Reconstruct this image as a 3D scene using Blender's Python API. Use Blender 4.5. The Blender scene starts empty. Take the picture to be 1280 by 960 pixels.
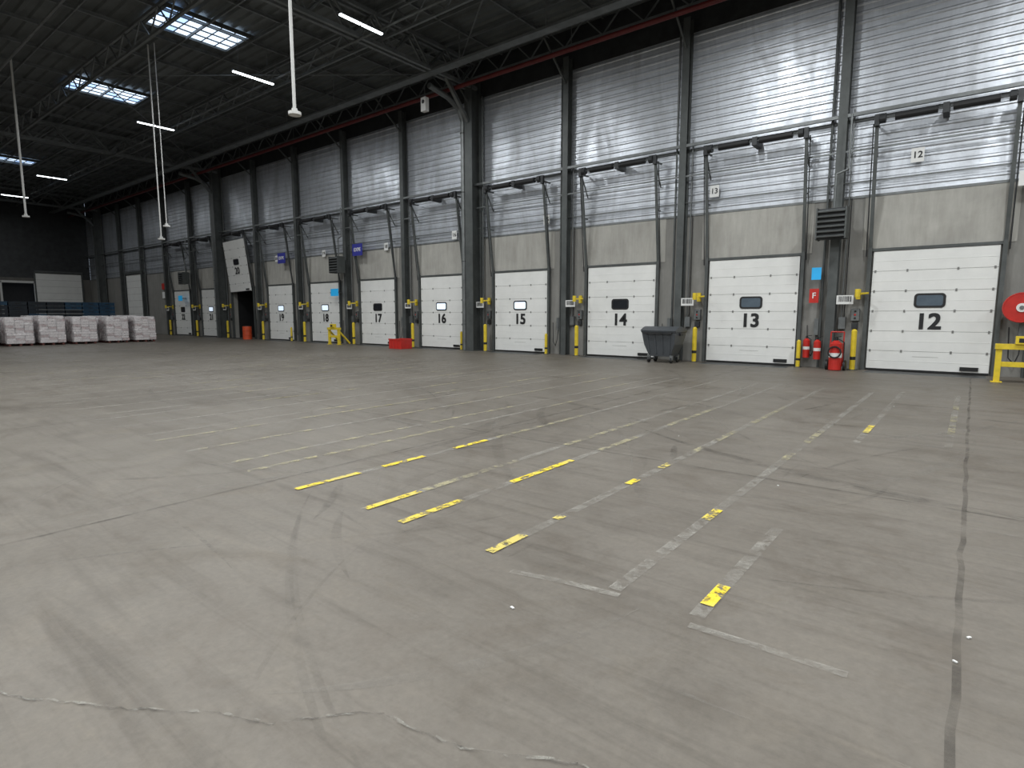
import bpy, math, random
from mathutils import Vector, Matrix
random.seed(7)
S=bpy.context.scene
try:
    S.view_settings.view_transform='Standard'
except Exception: pass
COL=bpy.context.collection

# ---------------------------------------------------------------- materials
def nodes(name):
    m=bpy.data.materials.new(name);m.use_nodes=True
    nt=m.node_tree;b=nt.nodes["Principled BSDF"]
    return m,nt,b
def N(nt,t,**k):
    n=nt.nodes.new(t)
    for a,v in k.items(): setattr(n,a,v)
    return n
def ramp(nt,fac,stops):
    r=N(nt,"ShaderNodeValToRGB")
    e=r.color_ramp.elements
    while len(e)<len(stops): e.new(0.5)
    for i,(p,c) in enumerate(stops):
        e[i].position=p
        e[i].color=(c[0],c[1],c[2],1) if isinstance(c,(tuple,list)) else (c,c,c,1)
    nt.links.new(fac,r.inputs[0]); return r.outputs[0]
def noise(nt,vec,scale,detail=4,rough=.6,dist=0):
    n=N(nt,"ShaderNodeTexNoise");n.inputs["Scale"].default_value=scale
    n.inputs["Detail"].default_value=detail;n.inputs["Roughness"].default_value=rough
    n.inputs["Distortion"].default_value=dist
    nt.links.new(vec,n.inputs["Vector"]);return n.outputs["Fac"]
def mapping(nt,vec,scale=(1,1,1),rot=(0,0,0),loc=(0,0,0)):
    mp=N(nt,"ShaderNodeMapping");mp.inputs["Scale"].default_value=scale
    mp.inputs["Rotation"].default_value=rot;mp.inputs["Location"].default_value=loc
    nt.links.new(vec,mp.inputs["Vector"]);return mp.outputs[0]
def mixc(nt,fac,a,b,mode='MIX'):
    m=N(nt,"ShaderNodeMix",data_type='RGBA',blend_type=mode)
    if isinstance(fac,(int,float)): m.inputs[0].default_value=fac
    else: nt.links.new(fac,m.inputs[0])
    for v,i in ((a,6),(b,7)):
        if isinstance(v,tuple): m.inputs[i].default_value=(*v,1)
        else: nt.links.new(v,m.inputs[i])
    return m.outputs[2]
def mul(nt,a,b):
    m=N(nt,"ShaderNodeMath",operation='MULTIPLY')
    for v,i in ((a,0),(b,1)):
        if isinstance(v,(int,float)): m.inputs[i].default_value=v
        else: nt.links.new(v,m.inputs[i])
    return m.outputs[0]
def simple(name,col,rough=.5,metal=0,var=.15,scale=3,bump=0,emit=0,alpha=None):
    m,nt,b=nodes(name)
    tc=N(nt,"ShaderNodeTexCoord")
    f=noise(nt,tc.outputs["Object"],scale,5,.65)
    lo=tuple(c*(1-var) for c in col);hi=tuple(min(1,c*(1+var)) for c in col)
    c=ramp(nt,f,[(.3,lo),(.7,hi)])
    nt.links.new(c,b.inputs["Base Color"])
    b.inputs["Roughness"].default_value=rough;b.inputs["Metallic"].default_value=metal
    if bump:
        bp=N(nt,"ShaderNodeBump");bp.inputs["Strength"].default_value=bump
        nt.links.new(noise(nt,tc.outputs["Object"],scale*4,4),bp.inputs["Height"])
        nt.links.new(bp.outputs[0],b.inputs["Normal"])
    if emit:
        nt.links.new(c,b.inputs["Emission Color"]);b.inputs["Emission Strength"].default_value=emit
    if alpha:
        nt.links.new(ramp(nt,noise(nt,tc.outputs["Object"],scale*.8,4,.6),[(.35,alpha*.6),(.65,alpha*1.3)]),b.inputs["Alpha"])
    return m
def emis(name,col,st):
    m,nt,b=nodes(name)
    b.inputs["Base Color"].default_value=(*col,1)
    b.inputs["Emission Color"].default_value=(*col,1);b.inputs["Emission Strength"].default_value=st
    return m

def floor_mat():
    m,nt,b=nodes("concrete_floor")
    tc=N(nt,"ShaderNodeTexCoord");v=tc.outputs["Object"]
    big=noise(nt,v,.22,5,.6,.6)
    c=ramp(nt,big,[(.3,(.126,.111,.092)),(.5,(.156,.139,.117)),(.7,(.182,.164,.140))])
    blot=noise(nt,v,.7,7,.72,.8)
    c=mixc(nt,1.0,c,ramp(nt,blot,[(.30,(.80,.77,.73)),(.48,(1,1,1)),(.8,(1.06,1.05,1.04))]),'MULTIPLY')
    med=noise(nt,v,1.7,6,.7,1.2)
    c=mixc(nt,1.0,c,ramp(nt,med,[(.28,(.86,.83,.80)),(.5,(1,1,1)),(.75,(1.09,1.08,1.06))]),'MULTIPLY')
    for rot,sc,lo in ((.25,(.35,3.2,1),.84),(1.75,(.3,2.6,1),.84),(1.0,(.25,4.2,1),.86),(2.5,(.2,3.6,1),.86)):
        s=noise(nt,mapping(nt,v,sc,(0,0,rot),(rot*7,3,0)),1.1,6,.62,1.6)
        c=mixc(nt,1.0,c,ramp(nt,s,[(.30,(lo,lo*.99,lo*.98)),(.45,(1,1,1)),(.62,(1,1,1)),(.74,(1.10,1.09,1.07))]),'MULTIPLY')
    fine=noise(nt,v,22,5,.75)
    c=mixc(nt,1.0,c,ramp(nt,fine,[(.3,(.86,.86,.86)),(.7,(1.09,1.09,1.09))]),'MULTIPLY')
    vo=N(nt,"ShaderNodeTexVoronoi");vo.inputs["Scale"].default_value=1.6;nt.links.new(v,vo.inputs["Vector"])
    fl=ramp(nt,vo.outputs["Distance"],[(.012,(1,1,1)),(.026,(0,0,0))])
    wn=N(nt,"ShaderNodeTexWhiteNoise");nt.links.new(vo.outputs["Position"],wn.inputs["Vector"])
    flm=mul(nt,fl,ramp(nt,wn.outputs["Value"],[(.82,0),(.83,1)]))
    c=mixc(nt,flm,c,(.07,.06,.05))
    nt.links.new(c,b.inputs["Base Color"])
    r=ramp(nt,med,[(.3,.42),(.7,.62)])
    nt.links.new(r,b.inputs["Roughness"])
    b.inputs["Specular IOR Level"].default_value=.35
    bp=N(nt,"ShaderNodeBump");bp.inputs["Strength"].default_value=.08;bp.inputs["Distance"].default_value=.02
    nt.links.new(fine,bp.inputs["Height"]);nt.links.new(bp.outputs[0],b.inputs["Normal"])
    return m
def decal(name,col,alpha,scale=6,lo=.4,hi=.6,stretch=(1,1,1),col2=None,rough=.6,big=None):
    m,nt,b=nodes(name)
    tc=N(nt,"ShaderNodeTexCoord");v=tc.outputs["Object"]
    f=noise(nt,mapping(nt,v,stretch),scale,6,.75,.4)
    a=ramp(nt,f,[(lo,0),(hi,1)])
    a=mul(nt,a,alpha)
    if big: a=mul(nt,a,ramp(nt,noise(nt,v,big,3,.6),[(.36,.25),(.56,1)]))
    if col2:
        g=noise(nt,v,2.5,4,.6)
        nt.links.new(ramp(nt,g,[(.45,col),(.58,col2)]),b.inputs["Base Color"])
    else: b.inputs["Base Color"].default_value=(*col,1)
    b.inputs["Roughness"].default_value=rough
    nt.links.new(a,b.inputs["Alpha"])
    return m
def cladding_mat(name,base,metal,rough):
    m,nt,b=nodes(name)
    tc=N(nt,"ShaderNodeTexCoord");v=tc.outputs["Object"]
    sx=N(nt,"ShaderNodeSeparateXYZ");nt.links.new(v,sx.inputs[0])
    d=N(nt,"ShaderNodeMath",operation='MULTIPLY_ADD');d.inputs[1].default_value=1/4.78;d.inputs[2].default_value=.709
    nt.links.new(sx.outputs[0],d.inputs[0])
    fl=N(nt,"ShaderNodeMath",operation='FLOOR');nt.links.new(d.outputs[0],fl.inputs[0])
    zf=N(nt,"ShaderNodeMath",operation='FLOOR');nt.links.new(sx.outputs[2],zf.inputs[0])
    cb=N(nt,"ShaderNodeCombineXYZ");nt.links.new(fl.outputs[0],cb.inputs[0]);nt.links.new(zf.outputs[0],cb.inputs[2])
    wn=N(nt,"ShaderNodeTexWhiteNoise");nt.links.new(cb.outputs[0],wn.inputs["Vector"])
    k=ramp(nt,wn.outputs["Value"],[(0,(.88,.88,.88)),(1,(1.08,1.08,1.08))])
    s=noise(nt,mapping(nt,v,(1.2,1,.35)),1.0,6,.7,.8)
    s2=ramp(nt,s,[(.3,(.74,.73,.72)),(.65,(1.10,1.10,1.10))])
    c=mixc(nt,1.0,mixc(nt,1.0,base,k,'MULTIPLY'),s2,'MULTIPLY')
    nt.links.new(c,b.inputs["Base Color"])
    b.inputs["Metallic"].default_value=metal
    nt.links.new(ramp(nt,s,[(.3,rough+.12),(.7,rough-.08)]),b.inputs["Roughness"])
    bp=N(nt,"ShaderNodeBump");bp.inputs["Strength"].default_value=.3;bp.inputs["Distance"].default_value=.05
    nt.links.new(noise(nt,mapping(nt,v,(1,1,2.2)),1.2,3,.5),bp.inputs["Height"]);nt.links.new(bp.outputs[0],b.inputs["Normal"])
    return m
def concrete_mat(name,base):
    m,nt,b=nodes(name)
    tc=N(nt,"ShaderNodeTexCoord");v=tc.outputs["Object"]
    f=noise(nt,v,.6,6,.65,.4);g=noise(nt,mapping(nt,v,(2.5,2.5,.4)),1.5,5,.7)
    c=ramp(nt,f,[(.3,tuple(x*.82 for x in base)),(.7,tuple(x*1.1 for x in base))])
    c=mixc(nt,1.0,c,ramp(nt,g,[(.3,(.82,.81,.79)),(.65,(1.05,1.05,1.04))]),'MULTIPLY')
    nt.links.new(c,b.inputs["Base Color"]);b.inputs["Roughness"].default_value=.85
    bp=N(nt,"ShaderNodeBump");bp.inputs["Strength"].default_value=.15
    nt.links.new(noise(nt,v,9,5,.7),bp.inputs["Height"]);nt.links.new(bp.outputs[0],b.inputs["Normal"])
    return m
M={}
M['floor']=floor_mat()
M['clad']=cladding_mat("ribbed_steel_cladding",(.58,.61,.655),.72,.40)
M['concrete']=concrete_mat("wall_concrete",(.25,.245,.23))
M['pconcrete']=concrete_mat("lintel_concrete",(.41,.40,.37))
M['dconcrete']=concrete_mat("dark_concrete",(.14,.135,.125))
M['deck']=simple("roof_deck",(.125,.137,.137),.6,.3,.25,.5)
M['rsteel']=simple("roof_steel",(.165,.178,.18),.5,.3,.25,2)
M['steel']=simple("painted_steel",(.085,.092,.09),.5,.3,.25,2)
M['galv']=simple("galvanised_steel",(.17,.18,.18),.45,.5,.25,3)
M['dsteel']=simple("dark_steel",(.04,.042,.044),.5,.4,.3,2)
M['black']=simple("black_rubber",(.012,.012,.013),.5,0,.3,5)
M['white']=simple("door_white",(.76,.76,.735),.45,0,.06,1.2,.08)
M['seam']=simple("door_seam",(.36,.36,.34),.6)
M['hinge']=simple("door_hinge",(.22,.22,.21),.5,.4)
M['plate']=simple("white_plate",(.6,.6,.58),.5,0,.04)
M['yellow']=simple("safety_yellow",(.70,.52,.03),.45,0,.18,5)
M['red']=simple("red_paint",(.50,.025,.018),.35,0,.15,4)
M['redpipe']=simple("red_pipe",(.13,.016,.016),.45,0,.2,3)
M['blue']=simple("sign_blue",(.03,.035,.28),.4,0,.05)
M['cyan']=simple("sign_cyan",(.02,.33,.66),.4,0,.05,emit=.3)
M['bin']=simple("bin_plastic",(.065,.072,.08),.45,0,.12,4)
M['film']=simple("stretch_film",(.86,.84,.84),.12,0,.1,9,.5,alpha=.36)
M['pack']=simple("packed_goods",(.74,.68,.68),.45,0,.2,14,.4)
M['pack2']=simple("packed_goods_dark",(.46,.34,.34),.5,0,.3,14,.4)
M['wood']=simple("pallet_wood",(.16,.055,.045),.8,0,.3,8)
M['crate']=simple("crate_blue",(.012,.06,.12),.5,0,.35,5)
M['crate2']=simple("crate_dark",(.012,.02,.03),.5,0,.35,5)
M['glassd']=simple("window_dark",(.02,.022,.026),.12)
M['glassg']=simple("window_grey",(.10,.13,.16),.12)
M['glassw']=emis("window_daylight",(.72,.84,.98),.75)
M['sky']=emis("skylight_panel",(.42,.62,1.0),1.6)
M['skyw']=emis("skylight_panel_pale",(.66,.80,1.0),1.7)
M['tube']=emis("led_tube",(.9,.97,1.0),6)
M['paper']=simple("paper",(.74,.74,.72),.6,0,.03)
M['orange']=simple("orange_plastic",(.55,.07,.02),.5)
M['lineF']=decal("faded_line",(.37,.35,.31),.66,6,.40,.62,big=.9)
M['lineY']=decal("yellow_line",(.80,.60,.03),1.0,8,.40,.50,(1,1,1),(.60,.49,.13))
M['linew']=decal("worn_line",(.48,.43,.25),.6,6,.45,.62)
M['tire']=decal("tyre_rubber",(.055,.048,.042),.14,2.2,.38,.72)
M['tired']=decal("tyre_rubber_strong",(.045,.039,.034),.22,2.2,.40,.70)
M['pale']=decal("pale_scuff",(.28,.26,.23),.30,3.0,.42,.70)
M['joint']=decal("joint_filler",(.045,.038,.031),.36,3,.30,.6,big=1.5)
M['crack']=decal("crack_edge",(.34,.33,.29),.55,7,.49,.60)
M['crackd']=decal("crack_dark",(.05,.042,.036),.45,6,.42,.58)

# ---------------------------------------------------------------- mesh builder
class MB:
    def __init__(s): s.v=[];s.f=[];s.m=[];s.mats=[]
    def mi(s,k):
        if k not in s.mats: s.mats.append(k)
        return s.mats.index(k)
    def add(s,vs,fs,k):
        o=len(s.v);s.v+=[tuple(p) for p in vs];i=s.mi(k)
        for f in fs: s.f.append(tuple(o+a for a in f));s.m.append(i)
    def box(s,c,d,k,R=None,taper=1.0):
        x,y,z=d[0]/2,d[1]/2,d[2]/2
        vs=[]
        for sz in(-1,1):
            t=taper if sz<0 else 1
            for a,b in((-1,-1),(1,-1),(1,1),(-1,1)):
                p=Vector((a*x*t,b*y*t,sz*z))
                if R: p=R@p
                vs.append(p+Vector(c))
        s.add(vs,[(3,2,1,0),(4,5,6,7),(0,1,5,4),(1,2,6,5),(2,3,7,6),(3,0,4,7)],k)
    def bx(s,x0,x1,y0,y1,z0,z1,k): s.box(((x0+x1)/2,(y0+y1)/2,(z0+z1)/2),(abs(x1-x0),abs(y1-y0),abs(z1-z0)),k)
    def cyl(s,a,b,r,k,n=12,r2=None):
        a=Vector(a);b=Vector(b);d=(b-a).normalized()
        u=d.orthogonal().normalized();w=d.cross(u);r2=r if r2 is None else r2
        vs=[a+(u*math.cos(t)+w*math.sin(t))*r for t in[2*math.pi*i/n for i in range(n)]]
        vs+=[b+(u*math.cos(t)+w*math.sin(t))*r2 for t in[2*math.pi*i/n for i in range(n)]]
        fs=[(i,(i+1)%n,n+(i+1)%n,n+i) for i in range(n)]+[tuple(range(n-1,-1,-1)),tuple(range(n,2*n))]
        s.add(vs,fs,k)
    def beam(s,a,b,w,h,k,up=(0,0,1)):
        a=Vector(a);b=Vector(b);d=(b-a).normalized();up=Vector(up)
        if abs(d.dot(up))>.98: up=Vector((0,1,0))
        r=d.cross(up).normalized();u=r.cross(d)
        vs=[]
        for p in(a,b):
            for i,j in((-1,-1),(1,-1),(1,1),(-1,1)): vs.append(p+r*i*w/2+u*j*h/2)
        s.add(vs,[(3,2,1,0),(4,5,6,7),(0,1,5,4),(1,2,6,5),(2,3,7,6),(3,0,4,7)],k)
    def hsec(s,a,b,w,h,t,k,up=(0,0,1)):
        a=Vector(a);b=Vector(b);d=(b-a).normalized();up=Vector(up)
        if abs(d.dot(up))>.98: up=Vector((0,1,0))
        r=d.cross(up).normalized();u=r.cross(d)
        s.beam(a,b,t*.8,h-2*t,k,up)
        for q in(-1,1): s.beam(a+u*q*(h/2-t/2),b+u*q*(h/2-t/2),w,t,k,up)
    def path(s,pts,r,k,n=8):
        for a,b in zip(pts,pts[1:]): s.cyl(a,b,r,k,n)
    def torus(s,c,R,r,k,axis='Y',n=24,m=8):
        vs=[]
        for i in range(n):
            t=2*math.pi*i/n
            for j in range(m):
                q=2*math.pi*j/m;rr=R+r*math.cos(q);p=(rr*math.cos(t),r*math.sin(q),rr*math.sin(t))
                if axis=='X': p=(p[1],p[0],p[2])
                if axis=='Z': p=(p[0],p[2],p[1])
                vs.append(Vector(c)+Vector(p))
        s.add(vs,[(i*m+j,i*m+(j+1)%m,((i+1)%n)*m+(j+1)%m,((i+1)%n)*m+j) for i in range(n) for j in range(m)],k)
    def strip(s,pts,w,z,k):
        vs=[];n=len(pts)
        for i,p in enumerate(pts):
            a=Vector(pts[max(0,i-1)]);b=Vector(pts[min(n-1,i+1)]);d=(b-a)
            if d.length==0: d=Vector((1,0))
            d.normalize();q=Vector((-d.y,d.x));ww=w[i] if isinstance(w,list) else w
            vs+=[(p[0]+q.x*ww/2,p[1]+q.y*ww/2,z),(p[0]-q.x*ww/2,p[1]-q.y*ww/2,z)]
        s.add(vs,[(2*i+1,2*i+3,2*i+2,2*i) for i in range(n-1)],k)
    def obj(s,name,loc=(0,0,0),bevel=0,smooth=False,parent=None,rot=None):
        me=bpy.data.meshes.new(name);me.from_pydata(s.v,[],s.f)
        for k in s.mats: me.materials.append(M[k])
        me.polygons.foreach_set("material_index",s.m)
        if smooth: me.polygons.foreach_set("use_smooth",[True]*len(s.f))
        me.update()
        o=bpy.data.objects.new(name,me);COL.objects.link(o);o.location=loc
        if rot: o.rotation_euler=rot
        if bevel:
            bv=o.modifiers.new("bevel","BEVEL");bv.width=bevel;bv.segments=2;bv.limit_method='ANGLE'
        if parent: o.parent=parent
        return o
def inst(o,loc,rot=None,name=None):
    q=o.copy();COL.objects.link(q);q.location=loc
    if rot: q.rotation_euler=rot
    if name: q.name=name
    return q
def text(body,size,loc,mat,parent,bold=.01,name="number"):
    cu=bpy.data.curves.new(name,"FONT");cu.body=body;cu.size=size;cu.align_x='CENTER';cu.align_y='CENTER'
    cu.offset=bold;cu.extrude=.003;cu.materials.append(M[mat])
    o=bpy.data.objects.new(name,cu);COL.objects.link(o);o.location=loc;o.rotation_euler=(math.pi/2,0,0)
    if parent: o.parent=parent
    return o

# ---------------------------------------------------------------- room
XL,XR,YF,YW,H=-70.0,14.0,-24.0,20.0,12.6
PITCH=4.78
DX=lambda i:-1.0-PITCH*i
CX=lambda i:-3.39-PITCH*i
b=MB();b.bx(XL,XR,YF,YW+3,-.3,0,'floor');b.obj("floor")
ox0,ox1=DX(8)-1.4,DX(8)+1.4
b=MB()
b.bx(XL,ox0,YW,YW+.25,0,5.05,'concrete');b.bx(ox1,XR,YW,YW+.25,0,5.05,'concrete')
b.bx(ox0,ox1,YW,YW+.25,3.4,5.05,'concrete')
for i in range(-2,11): b.bx(DX(i)-1.72,DX(i)+1.72,YW-.015,YW,3.5,5.0,'pconcrete')
b.bx(XL,XR,YW+.02,YW+.25,11.0,H,'dsteel')
def ribs(b,x0,x1,z0,z1,y,k,per=.25,dep=.02):
    pr=[];z=z0
    while z<z1-.01:
        for dz,dy in((0,0),(.14,0),(.17,-dep),(.22,-dep)):
            if z+dz<=z1: pr.append((z+dz,y+dy))
        z+=per
    pr.append((z1,y))
    vs=[]
    for zz,yy in pr: vs+=[(x0,yy,zz),(x1,yy,zz)]
    b.add(vs,[(2*i,2*i+1,2*i+3,2*i+2) for i in range(len(pr)-1)],k)
ribs(b,XL,XR,5.05,7.2,YW+.02,'clad');ribs(b,XL,XR,7.2,11.0,YW+.0,'clad')
b.bx(XL,XR,YW+.05,YW+.25,5.05,11.0,'dsteel')
b.bx(XL,XR,YW-.03,YW,5.0,5.07,'galv');b.bx(XL,XR,YW-.05,YW,7.16,7.24,'galv')
b.obj("wall_dock")
b=MB();b.bx(ox0-.1,ox0,YW+.25,YW+2.5,0,3.5,'black');b.bx(ox1,ox1+.1,YW+.25,YW+2.5,0,3.5,'black')
b.bx(ox0,ox1,YW+2.4,YW+2.5,0,3.5,'black');b.bx(ox0,ox1,YW+.25,YW+2.5,3.4,3.5,'black');b.obj("wall_tunnel")
b=MB()
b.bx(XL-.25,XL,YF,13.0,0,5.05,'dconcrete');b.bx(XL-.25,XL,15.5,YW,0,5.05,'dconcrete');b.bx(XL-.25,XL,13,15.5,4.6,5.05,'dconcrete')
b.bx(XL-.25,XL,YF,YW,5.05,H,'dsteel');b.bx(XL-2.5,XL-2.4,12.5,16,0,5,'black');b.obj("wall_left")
b=MB();b.bx(XR,XR+.25,YF,YW,0,H,'concrete');b.obj("wall_right")
b=MB();b.bx(XL,XR,YF-.25,YF,0,H,'concrete');b.obj("wall_rear")
b=MB();pr=[];y=YF
while y<YW:
    for dx,dz in((0,0),(.22,0),(.27,-.08),(.40,-.08)): pr.append((min(YW,y+dx),H+dz))
    y+=.45
vs=[]
for yy,zz in pr: vs+=[(XL,yy,zz),(XR,yy,zz)]
b.add(vs,[(2*i,2*i+1,2*i+3,2*i+2) for i in range(len(pr)-1)],'deck')
b.bx(XL,XR,YF,YW,H+.02,H+.2,'dsteel');b.obj("ceiling")

def skylight(x,y):
    b=MB();w,l=2.0,3.1
    nx,ny=4,6
    for i in range(nx):
        for j in range(ny):
            b.bx(-w/2+w*i/nx,-w/2+w*(i+1)/nx,-l/2+l*j/ny,-l/2+l*(j+1)/ny,-.03,0,random.choice(('sky','skyw','skyw')))
    for q in(-1,1):
        b.bx(q*w/2-.06,q*w/2+.06,-l/2-.06,l/2+.06,-.12,.0,'steel');b.bx(-w/2,w/2,q*l/2-.06,q*l/2+.06,-.12,0,'steel')
    for i in range(1,ny): b.bx(-w/2,w/2,-l/2+l*i/ny-.015,-l/2+l*i/ny+.015,-.06,-.03,'steel')
    for i in range(1,nx): b.bx(-w/2+w*i/nx-.02,-w/2+w*i/nx+.02,-l/2,l/2,-.07,-.03,'steel')
    b.obj("skylight",(x,y,H-.1))
for x in(-54,-34.0,-24.05,-4,6):
    for y in((11.05,) if x<-10 else ())+(-5,): skylight(x,y)

# ---------------------------------------------------------------- roof structure
def truss(b,p,q,z0,z1,cw,dw,step,k):
    p=Vector(p);q=Vector(q);L=(q-p).length;n=max(2,int(round(L/step)));d=(q-p)/n
    b.beam((p.x,p.y,z1),(q.x,q.y,z1),cw,cw,k);b.beam((p.x,p.y,z0),(q.x,q.y,z0),cw,cw,k)
    for i in range(n):
        a=p+d*i;c=a+d*.5;e=a+d
        b.beam((a.x,a.y,z1),(c.x,c.y,z0),dw,dw,k);b.beam((c.x,c.y,z0),(e.x,e.y,z1),dw,dw,k)
main=[CX(-2),CX(3),CX(8),CX(13)]
b=MB()
for x in main:
    for dx in(-.14,.14):
        truss(b,(x+dx,YF+.3,0),(x+dx,YW-.3,0),11.3,12.3,.13,.07,1.8,'rsteel')
b.obj("roof_girders")
b=MB()
for y in(19.3,14.6,9.3,4.2,-1,-6,-12,-18):
    truss(b,(XL+.3,y,0),(XR-.3,y,0),11.55,12.35,.09,.045,1.6,'rsteel')
b.obj("roof_joists")
b=MB();x=XL+1.2
while x<XR:
    b.hsec((x,YF+.2,12.42),(x,YW-.2,12.42),.07,.12,.012,'rsteel');x+=2.39
y=YF+1
while y<YW:
    b.beam((XL+.2,y,12.38),(XR-.2,y,12.38),.05,.1,'rsteel');y+=1.7
b.obj("roof_purlins")
b=MB()
for x in main[:-1]:
    for s in(1,-1):
        b.cyl((x-12,9.3,11.6),(x+(0 if s>0 else -23.9),18.6,11.6),.025,'rsteel',6)
for i in range(14):
    x=CX(i); b.beam((x,YW-.3,10.4),(x,18.2,11.6),.06,.06,'steel')
b.obj("roof_bracing")
b=MB()
b.cyl((XL+.4,18.55,11.05),(XR-.4,18.55,11.05),.085,'redpipe',12)
for x in range(-66,14,6): b.cyl((x,18.55,11.05),(x,18.55,12.4),.012,'galv',6)
b.obj("sprinkler_pipe")
b=MB();b.cyl((-60,13.6,11.2),(XR-.4,13.6,11.2),.04,'rsteel',8);b.cyl((-60,6.5,11.4),(XR-.4,6.5,11.4),.05,'rsteel',8);b.obj("roof_conduit")
b=MB()
y=17.2
b.bx(XL+.4,XR-.4,y-.2,y+.2,11.2,11.22,'rsteel')
for q in(-.2,.2): b.bx(XL+.4,XR-.4,y+q-.01,y+q+.01,11.2,11.28,'rsteel')
for x in range(-68,13,4): b.bx(x-.02,x+.02,y-.22,y-.2,11.2,12.4,'rsteel')
b.obj("cable_tray")

# ---------------------------------------------------------------- wall columns
for i in range(-3,14):
    x=CX(i);b=MB()
    if x in main:
        b.hsec((x,19.62,0),(x,19.62,11.6),.42,.62,.035,'steel',up=(0,1,0))
        b.bx(x-.33,x+.33,19.2,19.97,0,.03,'steel')
        px=x-.42
        b.path([(px,19.45,0),(px,19.45,10.0),(px-.05,19.25,10.5),(px-.05,18.6,10.78),(px-.05,17.5,10.95)],.12,'galv',12)
        for z in(1.2,4,7,9.5): b.torus((px,19.45,z),.125,.02,'steel','Z',16,6)
        b.beam((x,19.3,9.9),(x,18.0,11.3),.14,.14,'galv')
        b.cyl((x+.35,19.85,0),(x+.35,19.85,11),.04,'steel',8)
        b.obj("steel_portal_column")
    else:
        b.hsec((x,19.80,0),(x,19.80,11.4),.24,.30,.02,'steel',up=(0,1,0))
        b.cyl((x-.3,19.88,0),(x-.3,19.88,11.2),.035,'steel',8)
        b.cyl((x+.26,19.88,1.2),(x+.26,19.88,7.5),.02,'galv',8)
        b.cyl((x+.33,19.9,1.2),(x+.33,19.9,5.0),.015,'black',6)
        b.bx(x+.2,x+.38,19.82,19.97,1.2,1.55,'galv')
        b.bx(x-.46,x-.34,19.85,19.97,1.0,1.5,'galv')
        b.path([(x-.4,19.9,1.0),(x-.42,19.85,.6),(x-.5,19.85,.35),(x-.62,19.88,.5),(x-.66,19.9,1.3)],.014,'black',6)
        b.obj("steel_wall_column")
b=MB()
for z,w in((7.3,.09),(6.3,.045)):
    b.beam((XL,19.7,z),(XR,19.7,z),w,w,'galv')
b.beam((XL,19.9,5.45),(XR,19.9,5.45),.03,.03,'galv')
b.obj("trim_1")

# ---------------------------------------------------------------- dock doors
DW,DH=2.82,3.42
glass={0:'glassg',1:'glassg',2:'glassd',3:'glassw',4:'glassw',5:'glassd',6:'glassw',7:'glassw',8:'glassd',9:'glassw',10:'glassd'}
def door(i,num):
    b=MB();n=6;ph=DH/n
    for k in range(n):
        z0=k*ph
        b.bx(-DW/2,DW/2,-.045,0,z0+.005,z0+ph-.005,'white')
        b.bx(-DW/2,DW/2,-.049,-.045,z0+ph*.5-.01,z0+ph*.5+.01,'white')
    b.bx(-DW/2,DW/2,-.03,.0,0,DH,'seam')
    b.bx(-DW/2,DW/2,-.05,0,-.0,.05,'black')
    for k in range(1,n):
        for xx in(-DW/2+.07,-DW/6-.1,DW/6+.1,DW/2-.07):
            b.bx(xx-.022,xx+.022,-.06,-.04,k*ph-.035,k*ph+.035,'hinge')
    wz=2.0
    b.bx(DW/2-.62,DW/2-.22,-.085,-.045,.09,.19,'black')
    b.bx(-.3+.0,.3,-.05,-.045,.42,.43,'seam')
    o=b.obj("door_%d"%num,(DX(i),19.97,.015),.004)
    def rr(w,h,r,y,k,nm):
        q=MB();pts=[]
        for cx,cz,a0 in((w/2-r,h/2-r,0),(-w/2+r,h/2-r,90),(-w/2+r,-h/2+r,180),(w/2-r,-h/2+r,270)):
            for a in range(0,91,15): t=math.radians(a0+a);pts.append((cx+r*math.cos(t),cz+r*math.sin(t)))
        m=len(pts);vs=[(p[0],y,p[1]) for p in pts]+[(p[0],-.04,p[1]) for p in pts]
        q.add(vs,[tuple(range(m-1,-1,-1))]+[(j,(j+1)%m,m+(j+1)%m,m+j) for j in range(m)],k)
        return q.obj(nm,(0,0,wz),parent=o)
    rr(.72,.40,.10,-.062,'black','window_frame');rr(.60,.29,.06,-.066,glass.get(i,'glassd'),'window_glass')
    for k,(dx,dz) in enumerate(((-.014,-.010),(.014,-.010),(-.014,.010),(.014,.010))):
        text(str(num),.61,(dx,-.056-.0004*k,1.40+dz),'black',o,.006)
    return o
for i in range(11):
    o=door(i,12+i)
    if i==8:
        o.location=(DX(8)+.05,19.82,3.15);o.rotation_euler=(math.radians(5.5),math.radians(-1.5),0)
door(-1,11); door(-2,10)

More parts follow.
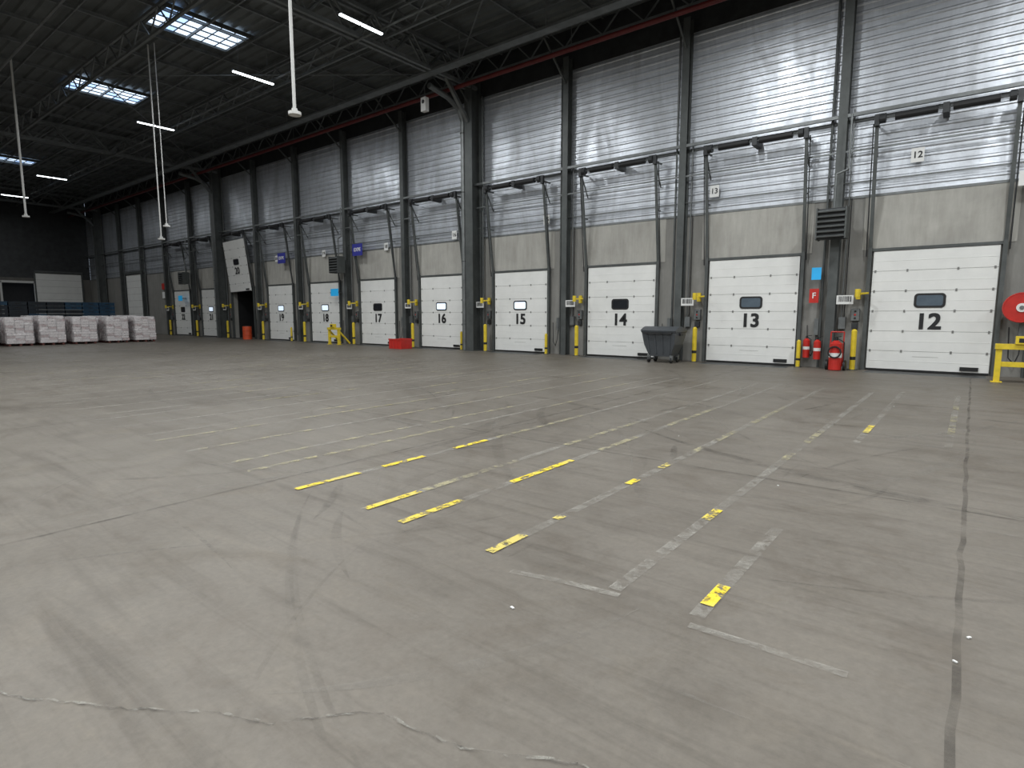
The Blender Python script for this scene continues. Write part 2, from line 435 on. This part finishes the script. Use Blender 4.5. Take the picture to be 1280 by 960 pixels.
for i in range(-2,11):
    b=MB()
    for s in(-1,1):
        xx=s*(DW/2+.09)
        b.bx(xx-.05,xx+.05,19.86,19.97,0,3.55,'steel')
        b.beam((xx,19.90,3.5),(xx,19.45,6.95),.09,.06,'steel')
        b.cyl((xx+s*.09,19.88,3.3),(xx+s*.09,19.5,6.9),.018,'dsteel',6)
        b.beam((xx,19.95,6.9),(xx,19.40,6.9),.05,.05,'steel')
        b.beam((xx,19.95,6.1),(xx,19.47,6.85),.035,.035,'steel')
        b.beam((xx,19.95,5.3),(xx,19.66,5.3),.04,.04,'steel')
        b.bx(xx-.06,xx+.06,19.34,19.46,6.8,7.1,'dsteel')
        b.cyl((s*(DW/2+.02),19.40,6.98),(s*(DW/2-.12),19.40,6.98),.13,'dsteel',14)
    b.cyl((-DW/2-.1,19.40,6.98),(DW/2+.1,19.40,6.98),.022,'galv',8)
    b.cyl((-1.08,19.40,6.98),(-.14,19.40,6.98),.10,'black',14);b.cyl((.18,19.40,6.98),(1.12,19.40,6.98),.10,'black',14)
    b.bx(-.04,.10,19.36,19.95,6.85,7.1,'dsteel')
    b.bx(-DW/2-.1,DW/2+.1,19.9,19.98,DH+.02,DH+.10,'steel')
    b.obj("door_lift_track",(DX(i),0,0))
for i in range(-2,11):
    b=MB();b.bx(-1.35,1.35,-.35,.42,0,.006,'dsteel');b.bx(-1.38,1.38,-.4,-.35,0,.010,'galv')
    b.obj("dock_leveller_plate",(DX(i),19.42,.0))

def bigdoor(name,loc,w,h,rot=None,k='white'):
    b=MB();n=9
    for kk in range(n): b.bx(-w/2,w/2,-.05,0,kk*h/n+.01,(kk+1)*h/n-.01,k)
    b.bx(-w/2,w/2,-.03,0,0,h,'seam')
    for s in(-1,1): b.bx(s*(w/2+.08)-.06,s*(w/2+.08)+.06,-.1,0,0,h+.2,'steel')
    b.bx(-w/2-.1,w/2+.1,-.2,0,h+.05,h+.25,'steel')
    b.obj(name,loc,rot=rot)
bigdoor("door_24",(-58.0,19.97,.01),4.3,5.1)
bigdoor("door_25",(XL+.02,17.4,.01),3.6,5.5,(0,0,math.radians(90)))
b=MB()
for y in(13,15.5): b.bx(XL,XL+.1,y-.08,y+.08,0,4.7,'plate')
b.bx(XL,XL+.1,12.9,15.6,4.55,4.75,'plate');b.obj("trim_2")

# ---------------------------------------------------------------- per dock furniture
def bollard(x,y,h,r=.075):
    b=MB();b.cyl((0,0,0),(0,0,h-.05),r,'yellow',16);b.cyl((0,0,h-.05),(0,0,h),r,'yellow',16,r*.5)
    b.cyl((0,0,0),(0,0,.02),r*1.9,'steel',16);b.cyl((0,0,h*.25),(0,0,h*.33),r*1.01,'black',16)
    b.obj("safety_bollard",(x,y,0))
for i in range(-1,11):
    x=DX(i)
    bollard(x-1.72,19.6,1.2)
    if i in(1,3,4,7,9): bollard(x+1.58,19.62,.85,.06)
for i in range(-1,11):
    b=MB();b.bx(-.22,.22,-.02,0,-.13,.13,'paper')
    xx=-.17
    while xx<.17:
        w=random.choice((.008,.014,.022));b.bx(xx,xx+w,-.024,-.02,-.06,.1,'black');xx+=w+random.choice((.008,.014))
    b.bx(-.03,.03,0,.14,-.03,.03,'galv')
    b.obj("barcode_sign",(DX(i)-2.02,19.6,2.06))
    b=MB()
    b.beam((0,.0,0),(.28,-.32,.02),.05,.05,'yellow');b.beam((.28,-.32,.02),(.05,-.55,.0),.05,.05,'yellow')
    b.cyl((.05,-.55,-.1),(.05,-.55,.13),.07,'yellow',14);b.bx(-.06,.06,-.05,.03,-.15,.15,'yellow')
    b.obj("dock_lamp",(DX(i)-1.72,19.88,2.22),.004)
    b=MB();b.bx(-.11,.11,-.12,0,-.18,.18,'galv')
    for z,k in((.1,'black'),(0,'red'),(-.1,'black')): b.cyl((0,-.14,z),(0,-.12,z),.03,k,12)
    b.bx(-.08,.08,-.1,0,-.42,-.24,'dsteel')
    b.obj("door_control_box",(CX(i)+.62,19.98,1.62),.01)

# ---------------------------------------------------------------- single objects
b=MB();prof=[(.38,.30,.22),(.54,.38,.62),(.60,.46,1.02),(.62,.48,1.04),(.62,.48,1.10)]
vs=[]
for w,d,z in prof: vs+=[(-w,-d,z),(w,-d,z),(w,d,z),(-w,d,z)]
fs=[(3,2,1,0)]
for k in range(len(prof)-1):
    for j in range(4): fs.append((4*k+j,4*k+(j+1)%4,4*k+4+(j+1)%4,4*k+4+j))
b.add(vs,fs,'bin')
n=8;vs=[]
for k in range(n+1):
    t=k/n;y=-.50+1.0*t;z=1.10+.13*math.sin(math.pi*min(1,t*1.15+.02)) if t<.85 else 1.10+.13*math.sin(math.pi*min(1,t))
    vs+=[(-.63,y,z),(.63,y,z),(-.63,y,1.08),(.63,y,1.08)]
fs=[]
for k in range(n):
    o=4*k;fs+=[(o,o+1,o+5,o+4),(o,o+4,o+6,o+2),(o+1,o+3,o+7,o+5)]
fs+=[(0,2,3,1),(4*n,4*n+1,4*n+3,4*n+2)]
b.add(vs,fs,'bin')
for sx in(-1,1):
    b.bx(sx*.62-.03,sx*.62+.03,-.12,.12,.92,1.0,'black')
    for sy in(-1,1):
        b.cyl((sx*.40-.03,sy*.26,.1),(sx*.40+.03,sy*.26,.1),.1,'black',16);b.bx(sx*.40-.05,sx*.40+.05,sy*.26-.05,sy*.26+.05,.1,.26,'galv')
for xx in(-.4,-.13,.13,.4): b.beam((xx*.9,-.33,.30),(xx,-.455,.98),.05,.04,'bin')
b.bx(-.5,.5,-.54,-.48,.98,1.02,'black')
b.obj("wheeled_waste_container",(-8.25,18.75,0),.008)
def ext(x,y,z,h,r,name="fire_extinguisher",cart=False):
    b=MB()
    b.cyl((0,0,0),(0,0,h*.8),r,'red',20);b.cyl((0,0,h*.8),(0,0,h*.9),r,'red',20,r*.35)
    b.cyl((0,0,h*.9),(0,0,h),r*.3,'black',10);b.beam((-.02,0,h),(.14,-.02,h+.03),.03,.02,'black')
    b.path([(r*.3,0,h*.95),(r*1.25,-.02,h*.85),(r*1.3,-.02,h*.3)],.014,'black')
    b.cyl((0,0,h*.38),(0,0,h*.52),r*1.01,'paper',20)
    if cart:
        for s in(-1,1):
            b.cyl((s*(r+.03),.12,.13-.0),(s*(r+.09),.12,.13),.15,'black',18);b.path([(s*(r+.0),.12,.1),(s*(r+.0),.16,h+.15)],.018,'red')
        b.path([(-r,.16,h+.15),(r,.16,h+.15)],.02,'red');b.torus((0,-r-.02,h*.55),.16,.022,'black','Y',20,6)
    else:
        b.bx(-.03,.03,r*.9,.15,h*.6,h*.66,'dsteel')
    b.obj(name,(x,y,z),smooth=False)
ext(-4.02,19.80,.30,.66,.10);ext(-3.66,19.50,.28,.66,.10)
ext(-3.10,19.15,.02,.95,.17,"wheeled_fire_extinguisher",True)
b=MB();R=.36
for y in(-.22,-.02):
    b.cyl((0,y,0),(0,y+.02,0),R,'red',32);b.torus((0,y+.01,0),R,.02,'red','Y',32,6)
for k,rr in enumerate((.2,.235,.27)):
    for y in(-.17,-.12,-.07): b.torus((0,y,0),rr,.022,'black','Y',28,6)
b.cyl((0,-.27,0),(0,.1,0),.05,'galv',12);b.cyl((0,-.25,0),(0,-.22,0),.11,'paper',20);b.bx(-.08,.08,.0,.38,-.06,.06,'red')
b.path([(.25,-.1,-.1),(.3,-.1,-.7),(.2,-.1,-1.0)],.018,'black')
b.obj("fire_hose_reel",(.92,19.6,1.80))
def heater(x,z):
    b=MB();b.bx(-.36,.36,.0,.42,-.42,.42,'dsteel')
    for s in(-1,1): b.bx(s*.37-.02,s*.37+.02,-.08,.42,-.44,.44,'steel')
    for k in range(6): b.box((0,-.05,-.35+.14*k),(.70,.16,.025),'galv',Matrix.Rotation(math.radians(28),3,'X'))
    b.beam((-.2,.42,.3),(-.2,.62,.3),.04,.04,'steel');b.beam((.2,.42,.3),(.2,.62,.3),.04,.04,'steel')
    b.path([(0,.3,.42),(0,.3,1.4),(.3,.3,1.5),(.3,.3,3)],.03,'galv')
    b.obj("louvred_unit_heater",(x,18.98+.0,z))
heater(-3.40,4.22);heater(-27.3,4.3);heater(CX(9),4.3)
def barrier(x,y):
    b=MB()
    for xx in(-.42,.42): 
        b.bx(xx-.06,xx+.06,-.06,.06,0,.85,'yellow');b.bx(xx-.11,xx+.11,-.11,.11,0,.02,'yellow')
    b.bx(-.5,.5,-.1,.1,.80,.93,'yellow');b.bx(-.42,.42,-.04,.04,.38,.5,'yellow')
    b.beam((-.42,.0,.75),(-.42,.7,.05),.08,.08,'yellow');b.beam((.42,0,.75),(.42,.7,.05),.08,.08,'yellow')
    b.bx(-.14,.16,-.16,.04,.93,1.12,'yellow');b.bx(-.08,.10,-.17,-.16,.97,1.07,'black')
    b.obj("yellow_dock_guard",(x,y,0),.006)
barrier(.95,18.25);barrier(-27.2,18.75)
b=MB();b.bx(-.42,.42,-.32,.32,.03,.06,'red')
for s in(-1,1): b.bx(s*.42-.02,s*.42+.02,-.34,.34,.0,.46,'red');b.bx(-.42,.42,s*.33-.02,s*.33+.02,.0,.46,'red')
b.bx(-.45,.45,-.37,-.33,.42,.48,'red');b.bx(-.45,.45,.33,.37,.42,.48,'red')
for xx in(-.22,0,.22): b.bx(xx-.02,xx+.02,-.37,-.34,.05,.42,'red')
b.bx(-.4,.4,-.3,.3,.06,.30,'dsteel');b.obj("red_storage_crate",(-21.5,18.5,0),.006)
b=MB();b.cyl((0,0,0),(0,0,.85),.28,'orange',20);b.torus((0,0,.28),.28,.02,'orange','Z');b.torus((0,0,.58),.28,.02,'orange','Z');b.cyl((0,0,.85),(0,0,.88),.24,'dsteel',20)
b.obj("orange_drum",(-37.5,19.2,0))
def sign(name,x,z,w,h,k,y=19.93,txt=None,tk='black',frame=None,ts=.3):
    b=MB();b.bx(-w/2,w/2,-.015,0,-h/2,h/2,k);b.bx(-.03,.03,0,19.95-y if y<19.9 else .01,-.03,.03,'galv')
    if frame: b.bx(-w/2+.03,w/2-.03,-.02,-.015,-h/2+.03,h/2-.03,frame)
    o=b.obj(name,(x,y,z))
    if txt: text(txt,ts,(0,-.022,0),tk,o,.004,"lettering")
for i,x,z in((0,-1.54,5.97),(1,-7.1,5.71),(3,-13.93,5.46),(4,-19.13,5.28),(6,-24.0,5.1),(7,-29.5,5.1),(8,-34.6,5.1)):
    sign("dock_number_plate",x,z,.30,.38,'paper',19.85,str(12+i),ts=.24)
for x in(-26.0,-33.5): sign("zone_sign",x,5.05,.85,.62,'blue',19.55,"EXPE",'paper',None,.26)
for x,z in((-3.82,2.85),(-28.1,2.85),(-48.1,2.87)):
    sign("assembly_point_sign",x,z,.26 if x>-5 else .7,.36 if x>-5 else .4,'cyan',19.5 if x<-5 else 19.6,None)
sign("extinguisher_sign",-3.85,2.19,.26,.42,'red',19.6,"F",'paper',None,.24)
sign("extinguisher_sign",.80,5.0,.36,.36,'paper',19.6,"R",'red',None,.26)
sign("extinguisher_sign",-52.2,3.9,.5,.5,'red',19.9);sign("extinguisher_sign",-52.2,3.2,.5,.5,'paper',19.9)
b=MB();b.bx(-.14,.14,-.1,.1,-.28,.28,'paper');b.cyl((0,-.11,.1),(0,-.1,.1),.08,'dsteel',14);b.beam((0,0,.28),(0,0,.8),.03,.03,'galv')
b.obj("wall_speaker",(-18.9,17.9,10.45))

# ---------------------------------------------------------------- lights
def lamp(x,y,z=11.0,power=560):
    b=MB();b.bx(-.07,.07,-.85,.85,0,.06,'galv');b.bx(-.05,.05,-.83,-.03,-.04,0,'tube');b.bx(-.05,.05,.03,.83,-.04,0,'tube')
    for q in(-.6,.6): b.cyl((0,q,.06),(0,q,12.3-z),.008,'galv',6)
    o=b.obj("led_batten_light",(x,y,z))
    l=bpy.data.lights.new("lamp_emitter",'AREA');l.shape='RECTANGLE';l.size=.12;l.size_y=1.6;l.energy=power;l.color=(.96,.99,1.0)
    lo=bpy.data.objects.new("lamp_emitter",l);COL.objects.link(lo);lo.location=(0,0,-.06);lo.parent=o
for x,p12,p3,p7 in((-60.6,170,120,0),(-50.5,180,140,0),(-41.6,0,230,250),(-32.8,290,0,450),(-23.2,360,0,600),(-16.3,410,560,600),(-6.5,520,580,620),(1.5,540,580,620),(10,360,500,500)):
    if p12: lamp(x,12.7,power=p12)
    if p3: lamp(x,3.0 if x>-20 else -1,power=p3)
    if p7: lamp(x,-7,power=p7)
    if x>-30: lamp(x,-17,power=450)

def pole(x,y,z,r=.02):
    b=MB();b.cyl((0,0,.05),(0,0,12.3-z),r,'plate',10);b.cyl((0,0,0),(0,0,.06),.13,'plate',20);b.cyl((0,0,.06),(0,0,.13),.06,'plate',16)
    b.obj("ceiling_drop_antenna",(x,y,z))
pole(-11.4,7.1,5.75,.035);pole(-32.4,7.1,5.8,.04);pole(-26.6,10.2,4.7,.025);pole(-26.25,10.3,5.2,.018)

# ---------------------------------------------------------------- pallets
def make_pallet(seed):
    random.seed(seed);b=MB()
    for k in range(5): b.bx(-.6,.6,-.5+k*.23,-.42+k*.23,.10,.125,'wood')
    for yy in(-.44,0,.44):
        for xx in(-.5,0,.5): b.bx(xx-.06,xx+.06,yy-.05,yy+.05,.02,.10,'wood')
        b.bx(-.6,.6,yy-.05,yy+.05,0,.02,'wood')
    z=.13;nL=10
    for L in range(nL):
        sh=1 if L<nL-1 else .93
        for ix in range(3):
            for iy in range(3):
                j=lambda:random.uniform(-.02,.02)
                b.box((-.4*sh+.4*sh*ix+j(),-.37*sh+.37*sh*iy+j(),z+.07),(.385,.355,.125),'pack' if (L+ix+iy)%4 else 'pack2')
        z+=.136
    n=32;nz=12;vs=[];fs=[]
    for k in range(nz+1):
        t=k/nz;zz=.12+1.40*t;sc=1+random.uniform(-.012,.012)-(.10*max(0,t-.9)*10*.8)
        for a in range(n):
            th=2*math.pi*a/n;c,s=math.cos(th),math.sin(th);p=.22
            vs.append(((abs(c)**p)*math.copysign(1,c)*.635*sc+random.uniform(-.006,.006),(abs(s)**p)*math.copysign(1,s)*.60*sc+random.uniform(-.006,.006),zz))
    for k in range(nz):
        for a in range(n): fs.append((k*n+a,k*n+(a+1)%n,(k+1)*n+(a+1)%n,(k+1)*n+a))
    b.add(vs,fs,'film')
    return b.obj("wrapped_goods_pallet",(0,0,0),.028)
protos=[make_pallet(s) for s in(3,11,29)]
random.seed(5);cnt=0
for r in range(3):
    for k in range(9):
        y=13.65-1.48*k+random.uniform(-.08,.08);x=-39.5+.08*k-1.45*r+random.uniform(-.06,.06)
        rt=(0,0,random.choice((0,math.pi))+random.uniform(-.04,.04))
        if cnt<3: protos[cnt].location=(x,y,0);protos[cnt].rotation_euler=rt
        else:
            q=inst(random.choice(protos),(x,y,0),rt);q.scale=(1,1,random.uniform(.94,1.04))
        cnt+=1
b=MB()
for k in range(9):
    for L in range(9):
        kk='crate' if random.random()<.6 else 'crate2'
        y=7.2+1.05*k;b.bx(-.6,.6,y-.49,y+.49,L*.28+.02,L*.28+.27,kk);b.bx(-.63,.63,y-.51,y+.51,L*.28+.22,L*.28+.27,kk)
        b.bx(.6,.62,y-.15,y+.15,L*.28+.12,L*.28+.17,'black')
b.obj("plastic_crate_stack",(-52,0,0))

# ---------------------------------------------------------------- floor markings
b=MB();W=.085
def ln(x,y0,y1,k,z=.004,w=W):
    n=max(2,int((y1-y0)/.5));b.strip([(x,y0+(y1-y0)*t/n) for t in range(n+1)],w,z,k)
base=[(-.13,8.8,14.6),(-1.06,2.95,4.6),(-1.06,8.4,14.6),(-1.56,2.95,14.3),(-2.5,2.9,14.4),(-3.42,2.9,14.5),(-3.9,2.9,14.3),(-4.86,2.87,14.4)]
for x,y0,y1 in base: ln(x,y0,y1,'lineF')
x=-5.82;seq=(.5,.94,.93);k=0
while x>-42:
    ln(x,2.9,14.4,'lineF')
    for q in range(6):
        if random.random()<.5:
            y=random.uniform(3,13);ln(x,y,y+random.uniform(.4,1.6),'linew',.006)
    x-=seq[k%3];k+=1
for x,a in((-4.86,[(2.87,3.6),(3.9,4.5),(5.0,5.6)]),(-3.42,[(2.9,3.6),(4.3,5.4)]),(-3.9,[(2.93,3.55)]),(-2.5,[(2.9,3.3),(3.72,3.82),(4.95,5.15),(5.7,5.95)]),
           (-1.56,[(4.45,4.75)]),(-1.06,[(3.10,3.40),(9.2,9.9)])):
    for y0,y1 in a: ln(x,y0,y1,'lineY',.008,.075)
for x,a in((-2.5,[(6.6,7),(7.4,8.2),(9,11)]),(-1.56,[(6.9,7.3),(8,9)]),(-.13,[(9.8,10.6),(11,11.6),(12.4,13)]),(-3.42,[(6,7),(8,10)]),(-3.9,[(3.6,5),(6,8)]),(-4.86,[(5.8,8)]),(-5.82,[(2.9,3.8),(4.5,6)]),(-6.32,[(3,4),(6,8)]),(-7.26,[(3,4.6),(6,7)]),(-8.2,[(2.9,4.4),(5,6)])):
    for y0,y1 in a: ln(x,y0,y1,'linew',.007,.085)
b.strip([(-1.06,2.84),(-.7,2.86),(-.33,2.87)],.055,.004,'lineF');b.strip([(-2.2,2.76),(-1.85,2.85),(-1.5,2.9)],.055,.004,'lineF')
b.obj("floor_lane_markings")
b=MB()
def jit(p,q,n,a):
    return [(p[0]+(q[0]-p[0])*t/n+random.uniform(-a,a),p[1]+(q[1]-p[1])*t/n+random.uniform(-a,a)) for t in range(n+1)]
for x in[.05-5.35*k for k in range(-2,13)]: b.strip(jit((x,YF+.2),(x,YW-.5),160,.012),.034,.003,'joint')
for y in(-12,-6,-.6,6.0,12.6,18.6): b.strip(jit((XL+.2,y),(XR-.2,y),300,.012),.034,.003,'joint')
b.obj("floor_joints")
b=MB()
def crack(pts,k,w,z=.005):
    out=[]
    for p,q in zip(pts,pts[1:]):
        L=math.dist(p,q);out+=jit(p,q,max(2,int(L/.04)),.010)
    b.strip(out,[w*random.uniform(.2,1.4) for _ in out],z,k)
c1=[(-3.4,.35),(-3.01,.53),(-2.6,.78),(-2.35,.95),(-2.08,1.08),(-1.9,1.3),(-1.77,1.39),(-1.4,1.45),(-1.02,1.66),(-.8,1.7)]
crack(c1,'crackd',.008);crack([(x+.004,y+.004) for x,y in c1],'crack',.013,.006)
crack([(-8,5.2),(-6.5,5.6),(-5.2,6.2),(-4.2,6.0),(-3,6.7)],'crackd',.010)
b.obj("floor_cracks")
b=MB()
for q in range(360):
    near=q%4==0
    cx=random.uniform(-10,3) if near else random.uniform(-36,6);cy=random.uniform(1.0,8) if near else random.uniform(4,17.5)
    R=random.uniform(1.5,9);a0=random.uniform(0,6.28);da=random.uniform(.15,.7)
    k='tire' if random.random()<.62 else 'pale'
    if k=='tire' and cy>7: k='tired'
    w=random.choice((.02,.03,.05,.08)) if near else random.choice((.03,.05,.09,.14));off=random.choice((0,0,.9))
    n=22
    for o in((0,off) if off else (0,)):
        pts=[(cx+(R+o)*(math.cos(a0+da*t/n)-math.cos(a0)),cy+(R+o)*(math.sin(a0+da*t/n)-math.sin(a0))) for t in range(n+1)]
        pts=[(min(max(px,-60),13),min(max(py,-10),18.1)) for px,py in pts]
        b.strip(pts,[w*math.sin(math.pi*(t+.3)/(n+.6)) for t in range(n+1)],.0012+q*.000005,k)
b.obj("tyre_marks")
b=MB()
for x,y in((-1.9,2.4),(-.35,1.6),(.1,3.6),(.05,3.3),(-1.35,5.8),(-3.0,7.4),(-1.0,12.2),(-.05,1.7)):
    r=random.uniform(.006,.014);a=random.uniform(0,3)
    b.box((x,y,.006),(r*2,r,.006),'paper',Matrix.Rotation(a,3,'Z'))
b.obj("paper_scraps")

# ---------------------------------------------------------------- world + camera
w=bpy.data.worlds.new("world");S.world=w;w.use_nodes=True
w.node_tree.nodes["Background"].inputs[0].default_value=(.6,.7,.85,1);w.node_tree.nodes["Background"].inputs[1].default_value=.5
cd=bpy.data.cameras.new("camera");cd.sensor_width=36;cd.lens=36*724/1280;cd.clip_end=300
cam=bpy.data.objects.new("camera",cd);COL.objects.link(cam);cam.location=(0,0,1.63)
cam.rotation_euler=(math.radians(90-6.85),0,math.radians(38.4));S.camera=cam
